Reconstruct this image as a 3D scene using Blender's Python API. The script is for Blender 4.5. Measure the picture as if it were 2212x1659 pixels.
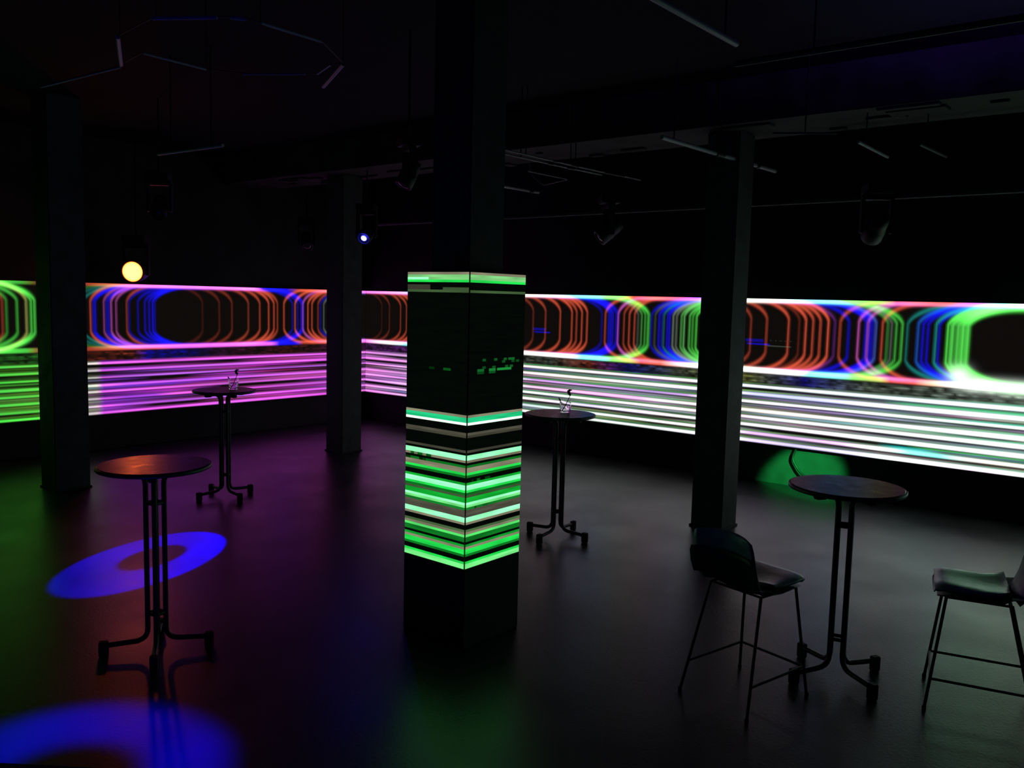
import bpy, bmesh, math, random
import numpy as np
from mathutils import Vector, Matrix

# ------------------------------------------------------------------ scene, camera, world, exposure
# World axes follow the building: +X towards the right-hand video wall, +Y towards the left-hand one.
S = bpy.context.scene
C = S.collection
for o in list(bpy.data.objects):
    bpy.data.objects.remove(o)

cam_data = bpy.data.cameras.new('camera')
cam_data.sensor_width = 36.0
cam_data.lens = 1863.6 / 2212 * 36.0
cam_data.clip_start = 0.05
cam_data.clip_end = 100
camera = bpy.data.objects.new('camera', cam_data)
C.objects.link(camera)
_F = Vector((0.769, 0.632, -0.0984)).normalized()
_R = Vector((0.637, -0.771, 0.0242))
_R = (_R - _F * _R.dot(_F)).normalized()
_U = _R.cross(_F)
camera.matrix_world = Matrix(((_R.x, _U.x, -_F.x, -3.754), (_R.y, _U.y, -_F.y, -3.423), (_R.z, _U.z, -_F.z, 2.14), (0, 0, 0, 1)))
S.camera = camera

world = bpy.data.worlds.new('dark_room_world')
S.world = world
world.use_nodes = True
world.node_tree.nodes['Background'].inputs[0].default_value = (0.0, 0.0, 0.0, 1)
world.node_tree.nodes['Background'].inputs[1].default_value = 0.0

S.view_settings.view_transform = 'Standard'
S.view_settings.look = 'None'
S.view_settings.gamma = 1.0
S.view_settings.use_curve_mapping = False
S.view_settings.exposure = 0.0
S.cycles.max_bounces = 10
S.cycles.diffuse_bounces = 2
S.cycles.glossy_bounces = 3
S.cycles.transmission_bounces = 10

LED_WALL_GAIN = 1.0
LED_PILLAR_GAIN = 0.85
rng = np.random.default_rng(7)
random.seed(5)

# ------------------------------------------------------------------ materials
MATS = {}


def principled(name, col, rough=0.5, metal=0.0, spec=0.5, noise=None, bump=None, transmission=0.0, ior=1.45):
    m = bpy.data.materials.new(name)
    m.use_nodes = True
    nt = m.node_tree
    b = nt.nodes['Principled BSDF']
    b.inputs['Base Color'].default_value = (*col, 1)
    b.inputs['Roughness'].default_value = rough
    b.inputs['Metallic'].default_value = metal
    b.inputs['Specular IOR Level'].default_value = spec
    b.inputs['Transmission Weight'].default_value = transmission
    b.inputs['IOR'].default_value = ior
    tc = nt.nodes.new('ShaderNodeTexCoord')
    if noise:
        scale, amount, rvar = noise
        n = nt.nodes.new('ShaderNodeTexNoise')
        n.inputs['Scale'].default_value = scale
        n.inputs['Detail'].default_value = 6
        nt.links.new(tc.outputs['Object'], n.inputs['Vector'])
        r = nt.nodes.new('ShaderNodeMapRange')
        r.inputs['From Min'].default_value = 0.3
        r.inputs['From Max'].default_value = 0.7
        r.inputs['To Min'].default_value = 1 - amount
        r.inputs['To Max'].default_value = 1 + amount
        nt.links.new(n.outputs['Fac'], r.inputs['Value'])
        mul = nt.nodes.new('ShaderNodeVectorMath')
        mul.operation = 'SCALE'
        mul.inputs[0].default_value = col
        nt.links.new(r.outputs['Result'], mul.inputs['Scale'])
        nt.links.new(mul.outputs['Vector'], b.inputs['Base Color'])
        r2 = nt.nodes.new('ShaderNodeMapRange')
        r2.inputs['From Min'].default_value = 0.3
        r2.inputs['From Max'].default_value = 0.7
        r2.inputs['To Min'].default_value = max(0.02, rough - rvar)
        r2.inputs['To Max'].default_value = min(1, rough + rvar)
        nt.links.new(n.outputs['Fac'], r2.inputs['Value'])
        nt.links.new(r2.outputs['Result'], b.inputs['Roughness'])
    if bump:
        scale, strength = bump
        n2 = nt.nodes.new('ShaderNodeTexNoise')
        n2.inputs['Scale'].default_value = scale
        n2.inputs['Detail'].default_value = 4
        nt.links.new(tc.outputs['Object'], n2.inputs['Vector'])
        bp = nt.nodes.new('ShaderNodeBump')
        bp.inputs['Strength'].default_value = strength
        bp.inputs['Distance'].default_value = 0.01
        nt.links.new(n2.outputs['Fac'], bp.inputs['Height'])
        nt.links.new(bp.outputs['Normal'], b.inputs['Normal'])
    MATS[name] = m
    return m


def emission_attr(name, gain):
    m = bpy.data.materials.new(name)
    m.use_nodes = True
    nt = m.node_tree
    nt.nodes.clear()
    out = nt.nodes.new('ShaderNodeOutputMaterial')
    em = nt.nodes.new('ShaderNodeEmission')
    at = nt.nodes.new('ShaderNodeAttribute')
    at.attribute_name = 'led'
    nt.links.new(at.outputs['Color'], em.inputs['Color'])
    em.inputs['Strength'].default_value = gain
    nt.links.new(em.outputs[0], out.inputs['Surface'])
    MATS[name] = m
    return m


def lens_mat(name, centre, rim, radius):
    """glowing lens: hot in the middle, deeper colour towards its rim (object-space radius)"""
    m = bpy.data.materials.new(name)
    m.use_nodes = True
    nt = m.node_tree
    nt.nodes.clear()
    out = nt.nodes.new('ShaderNodeOutputMaterial')
    em = nt.nodes.new('ShaderNodeEmission')
    at = nt.nodes.new('ShaderNodeAttribute')
    at.attribute_name = 'radius'
    ramp = nt.nodes.new('ShaderNodeValToRGB')
    ramp.color_ramp.elements[0].position = 0.78
    ramp.color_ramp.elements[0].color = (*centre, 1)
    ramp.color_ramp.elements[1].position = 1.0
    ramp.color_ramp.elements[1].color = (*rim, 1)
    nt.links.new(at.outputs['Fac'], ramp.inputs['Fac'])
    nt.links.new(ramp.outputs['Color'], em.inputs['Color'])
    em.inputs['Strength'].default_value = 1.0
    nt.links.new(em.outputs[0], out.inputs['Surface'])
    MATS[name] = m
    return m


principled('floor_vinyl', (0.017, 0.017, 0.019), 0.34, spec=0.5, noise=(1.6, 0.25, 0.05), bump=(55, 0.10))
principled('black_wall', (0.04, 0.042, 0.042), 0.75, spec=0.25, noise=(2.5, 0.3, 0.1))
principled('black_ceiling', (0.016, 0.016, 0.017), 0.85, spec=0.1, noise=(1.5, 0.4, 0.05))
principled('beam_paint', (0.06, 0.055, 0.05), 0.8, spec=0.2, noise=(3.0, 0.5, 0.1), bump=(18, 0.4))
principled('pillar_paint', (0.065, 0.068, 0.068), 0.7, spec=0.3, noise=(6, 0.35, 0.1), bump=(30, 0.25))
principled('black_cladding', (0.03, 0.03, 0.028), 0.55, spec=0.3, noise=(5, 0.2, 0.05))
principled('led_body', (0.01, 0.01, 0.01), 0.6, spec=0.3)
principled('table_laminate', (0.028, 0.026, 0.026), 0.31, spec=0.5, noise=(14, 0.25, 0.05))
principled('table_edge', (0.05, 0.05, 0.05), 0.4, spec=0.5)
principled('black_tube', (0.014, 0.014, 0.015), 0.45, spec=0.5)
principled('rubber', (0.012, 0.012, 0.012), 0.7, spec=0.3)
principled('stool_vinyl', (0.32, 0.32, 0.31), 0.34, spec=0.5, noise=(20, 0.25, 0.06), bump=(60, 0.15))
principled('stool_shell', (0.018, 0.018, 0.018), 0.5, spec=0.4)
principled('stool_metal', (0.03, 0.03, 0.03), 0.4, spec=0.5)
principled('fixture_black', (0.010, 0.010, 0.010), 0.55, spec=0.5)
principled('dull_steel', (0.30, 0.29, 0.30), 0.55, metal=0.3, spec=0.5)
principled('grey_pipe', (0.085, 0.085, 0.088), 0.6, metal=0.0, spec=0.4)
principled('pale_tube', (0.45, 0.43, 0.45), 0.45, metal=0.1)
principled('cable_black', (0.012, 0.012, 0.012), 0.5)
principled('glass', (1, 1, 1), 0.02, transmission=1.0, ior=1.45)
principled('liquid', (0.92, 0.95, 0.95), 0.02, transmission=1.0, ior=1.33)
principled('ice', (0.95, 0.97, 1.0), 0.12, transmission=0.9, ior=1.31)
principled('garnish', (0.05, 0.012, 0.012), 0.5)
principled('straw', (0.015, 0.015, 0.015), 0.4)
principled('tan_plush', (0.42, 0.31, 0.13), 0.95, spec=0.1, noise=(90, 0.35, 0.02), bump=(240, 0.9))
principled('ledge_body', (0.02, 0.02, 0.02), 0.8)
emission_attr('led_wall_pixels', LED_WALL_GAIN)
emission_attr('led_pillar_pixels', LED_PILLAR_GAIN)


# ------------------------------------------------------------------ mesh helpers
class MB:
    def __init__(s):
        s.v, s.f, s.sm = [], [], []

    def add(s, vs, fs, smooth=False):
        n = len(s.v)
        s.v += [tuple(v) for v in vs]
        s.f += [tuple(i + n for i in f) for f in fs]
        s.sm += [smooth] * len(fs)
        return s

    def box(s, lo, hi, bev=0.0, mat=None):
        bm = bmesh.new()
        bmesh.ops.create_cube(bm, size=1)
        for v in bm.verts:
            v.co = Vector([(lo[i] + hi[i]) / 2 + v.co[i] * (hi[i] - lo[i]) for i in range(3)])
        if bev:
            bmesh.ops.bevel(bm, geom=bm.edges[:], offset=bev, segments=2, affect='EDGES')
        if mat is not None:
            bm.transform(mat)
        bm.verts.index_update()
        s.add([v.co for v in bm.verts], [[v.index for v in f.verts] for f in bm.faces])
        bm.free()
        return s

    def tube(s, pts, r, n=10, caps=True):
        pts = [Vector(p) for p in pts]
        rs = r if isinstance(r, (list, tuple)) else [r] * len(pts)
        rings = []
        t0 = (pts[1] - pts[0]).normalized()
        up = Vector((0, 0, 1)) if abs(t0.z) < 0.9 else Vector((1, 0, 0))
        x = t0.cross(up).normalized()
        for i, p in enumerate(pts):
            if i == 0:
                t = t0
            elif i == len(pts) - 1:
                t = (pts[i] - pts[i - 1]).normalized()
            else:
                t = ((pts[i + 1] - pts[i]).normalized() + (pts[i] - pts[i - 1]).normalized()).normalized()
            x = (x - t * x.dot(t)).normalized()
            y = t.cross(x)
            rings.append([p + x * rs[i] * math.cos(2 * math.pi * k / n) + y * rs[i] * math.sin(2 * math.pi * k / n) for k in range(n)])
        vs = [v for g in rings for v in g]
        fs = []
        for i in range(len(pts) - 1):
            for k in range(n):
                a, b = i * n + k, i * n + (k + 1) % n
                fs.append((a, b, b + n, a + n))
        s.add(vs, fs, True)
        if caps:
            s.add(rings[0], [tuple(reversed(range(n)))])
            s.add(rings[-1], [tuple(range(n))])
        return s

    def lathe(s, prof, n=32, mat=None, smooth=True):
        vs = []
        for r, z in prof:
            for k in range(n):
                a = 2 * math.pi * k / n
                p = Vector((r * math.cos(a), r * math.sin(a), z))
                vs.append(mat @ p if mat is not None else p)
        fs = []
        for i in range(len(prof) - 1):
            for k in range(n):
                a, b = i * n + k, i * n + (k + 1) % n
                fs.append((a, b, b + n, a + n))
        s.add(vs, fs, smooth)
        m = len(prof) - 1
        s.add(vs[:n], [tuple(reversed(range(n)))])
        s.add(vs[m * n:], [tuple(range(n))])
        return s

    def build(s, name, mat, parent=None, loc=None):
        me = bpy.data.meshes.new(name)
        me.from_pydata(s.v, [], s.f)
        me.polygons.foreach_set('use_smooth', s.sm)
        me.materials.append(MATS[mat])
        me.update()
        o = bpy.data.objects.new(name, me)
        C.objects.link(o)
        if loc is not None:
            o.location = loc
        if parent is not None:
            o.parent = parent
        return o


def tag(o, label=None, cat=None, group=None, kind=None):
    if label:
        o['label'] = label
    if cat:
        o['category'] = cat
    if group:
        o['group'] = group
    if kind:
        o['kind'] = kind
    return o


def empty(name, loc=(0, 0, 0), rz=0.0):
    o = bpy.data.objects.new(name, None)
    o.empty_display_size = 0.1
    C.objects.link(o)
    o.location = loc
    o.rotation_euler = (0, 0, rz)
    return o


def copy_tree(o, parent=None):
    c = o.copy()
    C.objects.link(c)
    c.parent = parent
    for ch in list(o.children):
        copy_tree(ch, c)
    return c


def fillet(pts, r, n=6):
    """round the inner corners of a polyline"""
    pts = [Vector(p) for p in pts]
    out = [pts[0]]
    for i in range(1, len(pts) - 1):
        a, b, c = pts[i - 1], pts[i], pts[i + 1]
        d0, d1 = (a - b).normalized(), (c - b).normalized()
        p0, p1 = b + d0 * r, b + d1 * r
        for k in range(n + 1):
            t = k / n
            out.append(p0 * (1 - t) ** 2 + b * 2 * t * (1 - t) + p1 * t * t)
    out.append(pts[-1])
    return out


# ------------------------------------------------------------------ the room
XW, YW = 6.116, 7.976          # planes of the two video walls
CEIL = 4.1
WT = 0.09                      # the LED cabinets stand this far proud of the wall
X0, Y0 = -7.0, -7.5
tag(MB().box((X0, Y0, -0.12), (XW + WT + 0.2, YW + WT + 0.2, 0.0)).build('floor', 'floor_vinyl'),
    'dark glossy vinyl floor mirroring the coloured screens', kind='structure')
tag(MB().box((X0, Y0, CEIL), (XW + WT + 0.2, YW + WT + 0.2, CEIL + 0.15)).build('ceiling', 'black_ceiling'),
    'black painted ceiling lost in darkness', kind='structure')
tag(MB().box((XW + WT, Y0, 0), (XW + WT + 0.2, YW + WT + 0.2, CEIL)).build('wall_right', 'black_wall'),
    'black wall behind the right white striped screen', kind='structure')
tag(MB().box((X0, YW + WT, 0), (XW + WT, YW + WT + 0.2, CEIL)).build('wall_left', 'black_wall'),
    'black wall behind the left magenta striped screen', kind='structure')
b = MB().box((3.42, Y0, 3.71), (4.22, YW + WT, CEIL), 0.01)
for k in range(26):            # crusty patches under the beam
    x = random.uniform(3.45, 4.1)
    y = random.uniform(-4, 7)
    b.box((x, y, 3.69), (x + random.uniform(0.04, 0.18), y + random.uniform(0.06, 0.5), 3.715), 0.006)
tag(b.build('ceiling_beam', 'beam_paint'), 'wide rough concrete beam crossing below the ceiling', kind='structure')


def pillar(label, x0, y0, sx, sy, z0=0.0, foot=True):
    e = empty('square_pillar', (x0 + sx / 2, y0 + sy / 2, z0))
    tag(e, label, 'pillar', 'square pillars of the room')
    top = 3.71 if 3.4 < x0 < 4.2 else CEIL
    MB().box((-sx / 2, -sy / 2, 0), (sx / 2, sy / 2, top - z0), 0.008).build('shaft', 'pillar_paint', e)
    if foot:
        f = MB()
        t = 0.012
        f.box((-sx / 2 - t, -sy / 2 - t, 0), (sx / 2 + t, sy / 2 + t, 0.02), 0.003)
        f.build('foot_trim', 'black_cladding', e)
    return e


pillar('bare dark square pillar in front of the right white striped screen', 3.68, 0.09, 0.32, 0.32)
pillar('bare dark square pillar nearest the left edge, between green and magenta screen', 0.10, 5.91, 0.36, 0.36)
pillar('bare dark square pillar standing before the corner of the two screens', 3.68, 5.63, 0.34, 0.34)

# ------------------------------------------------------------------ the video walls (screen content is drawn here, pixel by pixel)
ZB, ZT = 0.4754, 2.2117
H = ZT - ZB


def lin(r, g, b):
    f = lambda c: (c / 255 / 12.92) if c <= 10 else ((c / 255 + 0.055) / 1.055) ** 2.4
    return np.array([f(r), f(g), f(b)])


ORANGE, BLUE, GREEN = lin(238, 92, 62), np.array([0.004, 0.004, 1.0]), np.array([0.10, 0.95, 0.09])
PINK, TEAL, GREY = lin(255, 110, 230), lin(20, 150, 140), lin(110, 125, 110)
MAG, WHITE, CYAN = np.array([1.15, 0.17, 1.15]), np.array([1.75, 1.75, 1.65]), np.array([0.35, 1.5, 1.5])
LIME, YEL, VIOLET = np.array([0.35, 1.1, 0.2]), np.array([0.8, 0.9, 0.2]), lin(130, 60, 235)
BLACK, DIMP = np.zeros(3), lin(90, 30, 110)


def keyed(s, keys):
    keys = sorted(keys, key=lambda k: k[0])
    xs = [k[0] for k in keys]
    cs = np.array([k[1] for k in keys])
    return np.stack([np.interp(s, xs, cs[:, i]) for i in range(3)], -1)


def smooth_noise(n, step, lo=0.0, hi=1.0):
    m = max(2, int(n / step) + 2)
    return lo + (hi - lo) * np.interp(np.arange(n) / step, np.arange(m), rng.random(m))


def paint(s, rows, loops, top_keys, bot_keys, line_keys, mid_keys, fringe_keys, gap_keys, bulge, lw, tints):
    """s: coordinate along the wall per column; bulge=+1 when screen-right is +s; rows: 0 top .. 1 bottom"""
    n, m = len(s), len(rows)
    img = np.zeros((m, n, 3)) + np.array([0.0045, 0.0035, 0.003])
    V = rows[:, None]
    Sx = s[None, :]
    a, vc, st = 0.236, 0.250, 0.105
    P = 1.75
    for (s0, side, col, w, amp) in loops:
        R = 0.50 if col[0] < 0.3 else 0.36
        sg = bulge if side == ')' else -bulge           # direction the loop bulges
        dx = (Sx - (s0 - sg * R)) * sg                    # >0 on the outer side of the corner centre
        dv = np.abs(V - vc)
        t = np.maximum(0, dv - st) / (a - st)
        ex = np.maximum(dx, 0) / R
        e = (ex ** P + t ** P) ** (1 / P) + 1e-6
        g = np.sqrt((ex ** (P - 1) / R) ** 2 + (t ** (P - 1) / ((a - st) * H)) ** 2) / e ** (P - 1) + 1e-3
        d = (e - 1) / g
        ww = w * (0.62 + 0.55 * np.clip(t * 1.5, 0, 1))          # strokes swell in the bends
        inten = np.exp(-(d / ww) ** 2 * 1.6) * np.where(dx < 0, np.exp(dx / 0.35), 1.0)
        inten = inten * (0.74 + 0.42 * np.clip(t * 1.6, 0, 1))
        inten = inten * (0.85 + 0.3 * rng.random((1, 1)))
        img += inten[..., None] * (col * amp)[None, None, :]
    # the bright rails along the top and under the loops
    tk, bk = keyed(s, top_keys), keyed(s, bot_keys)
    fl = smooth_noise(n, 9, 0.85, 1.1)[:, None]
    topw = np.exp(-(np.maximum(0, rows - 0.004) / 0.019) ** 4)[:, None]
    botw = np.exp(-((rows - 0.493) / 0.0165) ** 4)[:, None]
    img += topw[..., None] * (tk * fl)[None]
    img += botw[..., None] * (bk * fl)[None]
    # speckled dark zone between rail and stripes
    gk = keyed(s, gap_keys)
    for r0 in (0.524, 0.538, 0.552, 0.566, 0.578):
        k = smooth_noise(n, 16) * smooth_noise(n, 3) * (1.6 if r0 == 0.538 else 1.0)
        w_ = np.exp(-((rows - r0) / 0.0065) ** 2)
        img += w_[:, None, None] * (gk * k[:, None])[None]
    # the eight bright lines and the fainter ones between them
    lines = [0.605, 0.659, 0.714, 0.774, 0.822, 0.876, 0.934, 0.985]
    lk, mk, fk = keyed(s, line_keys), keyed(s, mid_keys), keyed(s, fringe_keys)
    for i, c in enumerate(lines):
        amp = smooth_noise(n, 60, 0.6, 1.15)[:, None]
        h_ = lw[1] * (1.0, 1.1, .8, 1.15, 1.0, 1.1, .95, 1.05)[i]
        hs = keyed(s, [(lw[0], np.full(3, lw[1])), (lw[0] + lw[4], np.full(3, lw[2]))])[:, 0] * (1.0, 1.1, .8, 1.15, 1.0, 1.1, .95, 1.05)[i] * smooth_noise(n, 40, .85, 1.1)
        w_ = np.exp(-((rows[:, None] - c) / hs[None, :]) ** 4)
        tint = np.stack([smooth_noise(n, 70, 0.8, 1.1), smooth_noise(n, 60, 0.75, 1.1), smooth_noise(n, 80, 0.9, 1.15)], -1)
        for (ti, sa, sb, tc_) in tints:
            if ti == i:
                f = np.clip((s - sa) / 0.3, 0, 1) * np.clip((sb - s) / 0.3, 0, 1)
                tint = tint * (1 - f[:, None] + f[:, None] * tc_[None])
        img += w_[..., None] * (lk * amp * tint)[None]
        # coloured fringe just above the line
        k = smooth_noise(n, 80, 0.25, 1.1)[:, None]
        img += np.exp(-((rows - c + h_ + 0.0055) / 0.0055) ** 2)[:, None, None] * (fk * k)[None]
        nxt = lines[i + 1] if i < 7 else 1.02
        gap0, gap1 = c + h_ + 0.004, nxt - h_ - 0.011
        # one to two fainter lines in the gap, each with its own tint and length
        for q in range(2):
            r0 = gap0 + (gap1 - gap0) * (0.35 + 0.5 * q)
            if r0 > 0.996:
                continue
            k = np.clip(smooth_noise(n, 60, -0.45, 1.2), 0, 1)[:, None] * (0.9 if q == 0 else 0.6)
            tint = np.stack([smooth_noise(n, 90, 0.3, 1.5), smooth_noise(n, 70, 0.3, 1.4), smooth_noise(n, 60, 0.4, 1.4)], -1)
            w2 = np.exp(-((rows - r0) / 0.0065) ** 2)
            img += w2[:, None, None] * (mk * k * tint)[None]
    edge = np.where(rows > 0.999, 0.3, 1.0)
    return img * edge[:, None, None]


def led_mesh(name, mat, parent, P, nr, nc, colours):
    """grid of nr x nc points with one colour per point"""
    me = bpy.data.meshes.new(name)
    me.vertices.add(nr * nc)
    me.vertices.foreach_set('co', P.reshape(-1).astype(np.float32))
    i = np.arange(nr - 1)[:, None] * nc + np.arange(nc - 1)[None, :]
    q = np.stack([i, i + nc, i + nc + 1, i + 1], -1).reshape(-1, 4)
    me.loops.add(q.size)
    me.loops.foreach_set('vertex_index', q.reshape(-1).astype(np.int32))
    me.polygons.add(len(q))
    me.polygons.foreach_set('loop_start', (np.arange(len(q)) * 4).astype(np.int32))
    me.polygons.foreach_set('loop_total', np.full(len(q), 4, np.int32))
    at = me.color_attributes.new('led', 'FLOAT_COLOR', 'POINT')
    rgba = np.concatenate([colours.reshape(-1, 3), np.ones((nr * nc, 1))], -1)
    at.data.foreach_set('color', rgba.reshape(-1).astype(np.float32))
    me.materials.append(MATS[mat])
    me.update(calc_edges=True)
    me.validate()
    o = bpy.data.objects.new(name, me)
    C.objects.link(o)
    o.parent = parent
    return o


D = 0.021
# left wall: s = x, grows to the right in the picture
sL = np.arange(-3.2, XW + 1e-6, 0.016)
rowsA = np.linspace(0, 1, 217)
LL = []
for x, c, k in ((-0.9, GREEN, .5), (-0.7, GREEN, .7), (-0.45, GREEN, .6), (0.12, ORANGE, .2), (0.28, GREEN, .25), (0.39, ORANGE, .25), (0.436, GREEN, .3), (0.555, GREEN, .35), (0.662, YEL * .6, .5), (0.716, GREEN, .65), (0.757, GREEN, .7)):
    LL.append((x, ')', c, 0.026, k))
for x, c, k in ((1.13, GREEN, .10), (1.25, TEAL, .25), (1.35, TEAL, .4), (1.442, ORANGE, .55), (1.480, BLUE, .55), (1.505, BLUE, .5), (1.617, PINK, .22), (1.655, BLUE, .5), (1.682, BLUE, .4), (1.715, PINK, .4), (1.781, PINK, .3), (1.925, ORANGE, .3), (1.957, BLUE, .35), (2.079, BLUE, .42), (2.178, BLUE, .5), (2.237, BLUE, .6), (2.290, BLUE, .75), (2.32, BLUE, .3)):
    LL.append((x, '(', c, D, k))
for x, c, k in ((3.04, ORANGE, .05), (3.31, ORANGE, .10), (3.52, ORANGE, .17), (3.80, ORANGE, .32), (4.00, ORANGE, .45), (4.16, ORANGE, .55), (4.255, ORANGE, .6), (4.32, ORANGE, .35), (4.60, BLUE, .45), (4.70, BLUE, .35), (4.77, BLUE, .8), (4.81, BLUE, .7)):
    LL.append((x, ')', c, D * 1.15, k))
for x, c, k in ((4.44, ORANGE, .5), (4.65, ORANGE, .62), (4.80, PINK, .3), (4.90, ORANGE, .6), (4.98, ORANGE, .5), (5.10, ORANGE, .3), (5.15, BLUE, .3), (5.217, GREY, .5), (5.3, GREY, .4), (5.36, BLUE, .4), (5.44, BLUE, .5)):
    LL.append((x, '(', c, D * 1.15, k))
topL = [(-3.2, GREEN * .8), (.3, GREEN * .7), (.6, GREEN * .5), (.8, ORANGE * .2), (1.35, ORANGE * .3), (1.6, ORANGE * .7), (2.3, ORANGE * 1.1), (2.5, MAG * .75 + .1), (3.9, MAG * .9 + .1), (4.05, BLUE * .9), (4.5, BLUE * .7), (4.7, ORANGE * .35), (5.0, ORANGE * .7), (5.3, ORANGE), (5.5, PINK), (6.2, PINK * 1.2)]
botL = [(-3.2, GREEN), (.3, GREEN * .9), (.65, GREEN * .7), (.8, ORANGE * .4), (1.4, ORANGE * .35), (1.7, ORANGE * .7), (2.3, ORANGE * 1.2), (2.7, MAG * .8), (3.9, MAG * 1.0), (4.2, PINK), (4.35, BLUE), (4.65, BLUE * .9), (4.8, ORANGE * .2), (5.1, ORANGE * .5), (5.3, ORANGE * .8), (5.5, PINK), (6.2, PINK * 1.3)]
lineL = [(-3.2, GREEN * .35), (-.2, GREEN * .5), (.3, GREEN * .9), (.9, np.array([.16, 1.0, .08])), (1.0, np.array([.3, 1.0, .1])), (1.3, WHITE * .45), (1.50, np.array([1.0, .85, .75])), (1.58, MAG), (5.6, MAG), (6.2, MAG + .15)]
midL = [(-3.2, np.array([.06, .32, .03])), (.95, np.array([.10, .33, .03])), (1.3, np.array([.3, .3, .2])), (1.52, np.array([.25, .2, .25])), (1.6, np.array([.32, .035, .62])), (3.0, np.array([.45, .045, .5])), (5.0, np.array([.45, .06, .5])), (6.2, np.array([.4, .15, .5]))]
gapL = [(-3.2, GREEN * .2), (1.0, GREEN * .15), (1.4, ORANGE * .25), (2.0, ORANGE * .25), (2.2, BLUE * .4), (2.9, BLUE * .25), (3.2, DIMP * .25), (4.6, ORANGE * .12), (6.2, DIMP * .6)]
frL = [(-3.2, np.array([.04, .25, .02])), (.95, np.array([.06, .25, .02])), (1.5, np.array([.2, .15, .15])), (1.6, np.array([.18, .02, .42])), (3, np.array([.30, .04, .20])), (6.2, np.array([.30, .06, .30]))]
imgL = paint(sL, rowsA, LL, topL, botL, lineL, midL, frL, gapL, +1, (0, .0088, .0088, 0, 1), [(3, 1.6, 3.4, np.array([.55, .6, 1.0])), (2, 1.6, 6.2, np.array([.6, .9, .85])), (6, 1.6, 4.0, np.array([.5, .7, .8])), (5, 1.6, 2.6, np.array([.5, .5, .9]))])
# right wall: s = y, shrinks to the right in the picture
sR = np.concatenate([np.arange(-6.0, -2.6, 0.03), np.arange(-2.6, YW + 1e-6, 0.016)])
sR[-1] = YW
RL = []
for y, k in ((7.57, .06), (7.38, .14), (7.11, .3), (6.97, .35), (6.85, .5), (6.75, .5), (6.66, .5), (4.32, .17), (4.096, .3), (3.835, .45), (3.632, .6), (3.552, .42), (3.462, .55), (3.374, .55), (0.984, .28), (0.785, .38), (0.518, .6), (0.392, .12), (0.314, .75), (0.229, .6), (0.145, .68), (0.055, .8), (-2.55, .3), (-2.8, .5), (-3.0, .6), (-3.2, .7)):
    RL.append((y, ')', ORANGE, D * 1.1, k))
for y, c, k in ((6.4, BLUE, .6), (6.2, BLUE, .8), (5.9, GREEN, .4), (3.132, BLUE, .3), (3.018, BLUE, .55), (2.985, BLUE, .6), (2.953, BLUE, .55), (2.90, BLUE, .45), (2.869, BLUE, .3), (2.559, GREY, .4), (2.505, GREEN * .6 + GREY * .3, .4), (2.452, GREEN, .35), (2.41, GREEN, .42), (2.39, GREEN, .3),
                (-0.019, DIMP * 1.5, .6), (-0.174, BLUE, .5), (-0.36, BLUE, .6), (-0.40, BLUE, .65), (-0.43, BLUE, .6), (-0.466, lin(90, 120, 255), .4), (-0.591, GREEN * .7 + GREY * .2, .32), (-0.632, GREY, .5), (-0.68, GREEN, .4), (-0.74, GREEN, .55), (-3.6, BLUE, .8), (-3.9, GREEN, .8), (-4.0, GREEN, .8)):
    RL.append((y, ')', c, D * 1.15, k))
for y, c, k in ((6.3, ORANGE, .5), (6.0, ORANGE, .6), (5.7, BLUE, .6), (5.3, GREEN, .5), (3.075, ORANGE, .5), (2.869, PINK, .42), (2.777, ORANGE, .4), (2.694, ORANGE, .55), (2.613, ORANGE, .5), (2.355, BLUE, .4), (2.303, GREY * .5, .5), (2.242, BLUE, .65), (2.20, BLUE, .35), (2.173, TEAL * .7, .5), (2.12, BLUE, .6), (2.088, BLUE, .7), (2.037, GREY * 1.4, .75), (1.987, GREY, .7), (1.92, GREEN * .5 + GREY * .4, .6), (1.88, GREEN * .5 + GREY * .5, .7), (1.804, GREEN * .7 + GREY * .2, .6), (1.76, GREEN, .5), (1.71, GREEN, .6),
                (-0.079, ORANGE, .45), (-0.282, PINK, .45), (-0.382, PINK, .35), (-0.536, ORANGE, .55), (-0.794, TEAL, .45), (-0.90, BLUE * .6 + TEAL * .4, .6), (-0.95, BLUE, .6), (-1.0, BLUE, .6), (-1.076, TEAL, .85), (-1.11, BLUE, .6), (-1.191, GREEN, .8)):
    RL.append((y, '(', c, D * 1.1, k))
for y, k in ((-1.235, .85), (-1.29, .95), (-1.335, 1.0), (-1.38, 1.0)):
    RL.append((y, '(', np.array([.11, .9, .10]), 0.040, k))
W2 = WHITE
topR = [(8, PINK * 1.2), (7.5, MAG * .9 + .2), (7.0, np.array([.5, .6, 1.4])), (5.0, WHITE * .6), (4.45, np.array([1.1, 1.3, 1.1])), (4.0, np.array([1.2, 1.3, 1.3])), (3.7, CYAN), (3.3, CYAN), (3.05, LIME), (2.8, LIME), (2.65, ORANGE * .9), (2.3, ORANGE * 1.3), (1.9, ORANGE + BLUE * .3), (1.7, BLUE + PINK * .4), (1.1, W2), (.7, np.array([1.2, 1.7, 1.2])), (.45, CYAN), (.1, CYAN * .9), (-.1, LIME), (-.5, LIME * .9), (-.66, ORANGE * .7), (-.8, ORANGE * 1.3), (-1.2, ORANGE * 1.2), (-1.45, MAG * .8), (-1.7, BLUE * .8 + .2), (-1.95, WHITE), (-3, CYAN), (-6, CYAN)]
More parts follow.
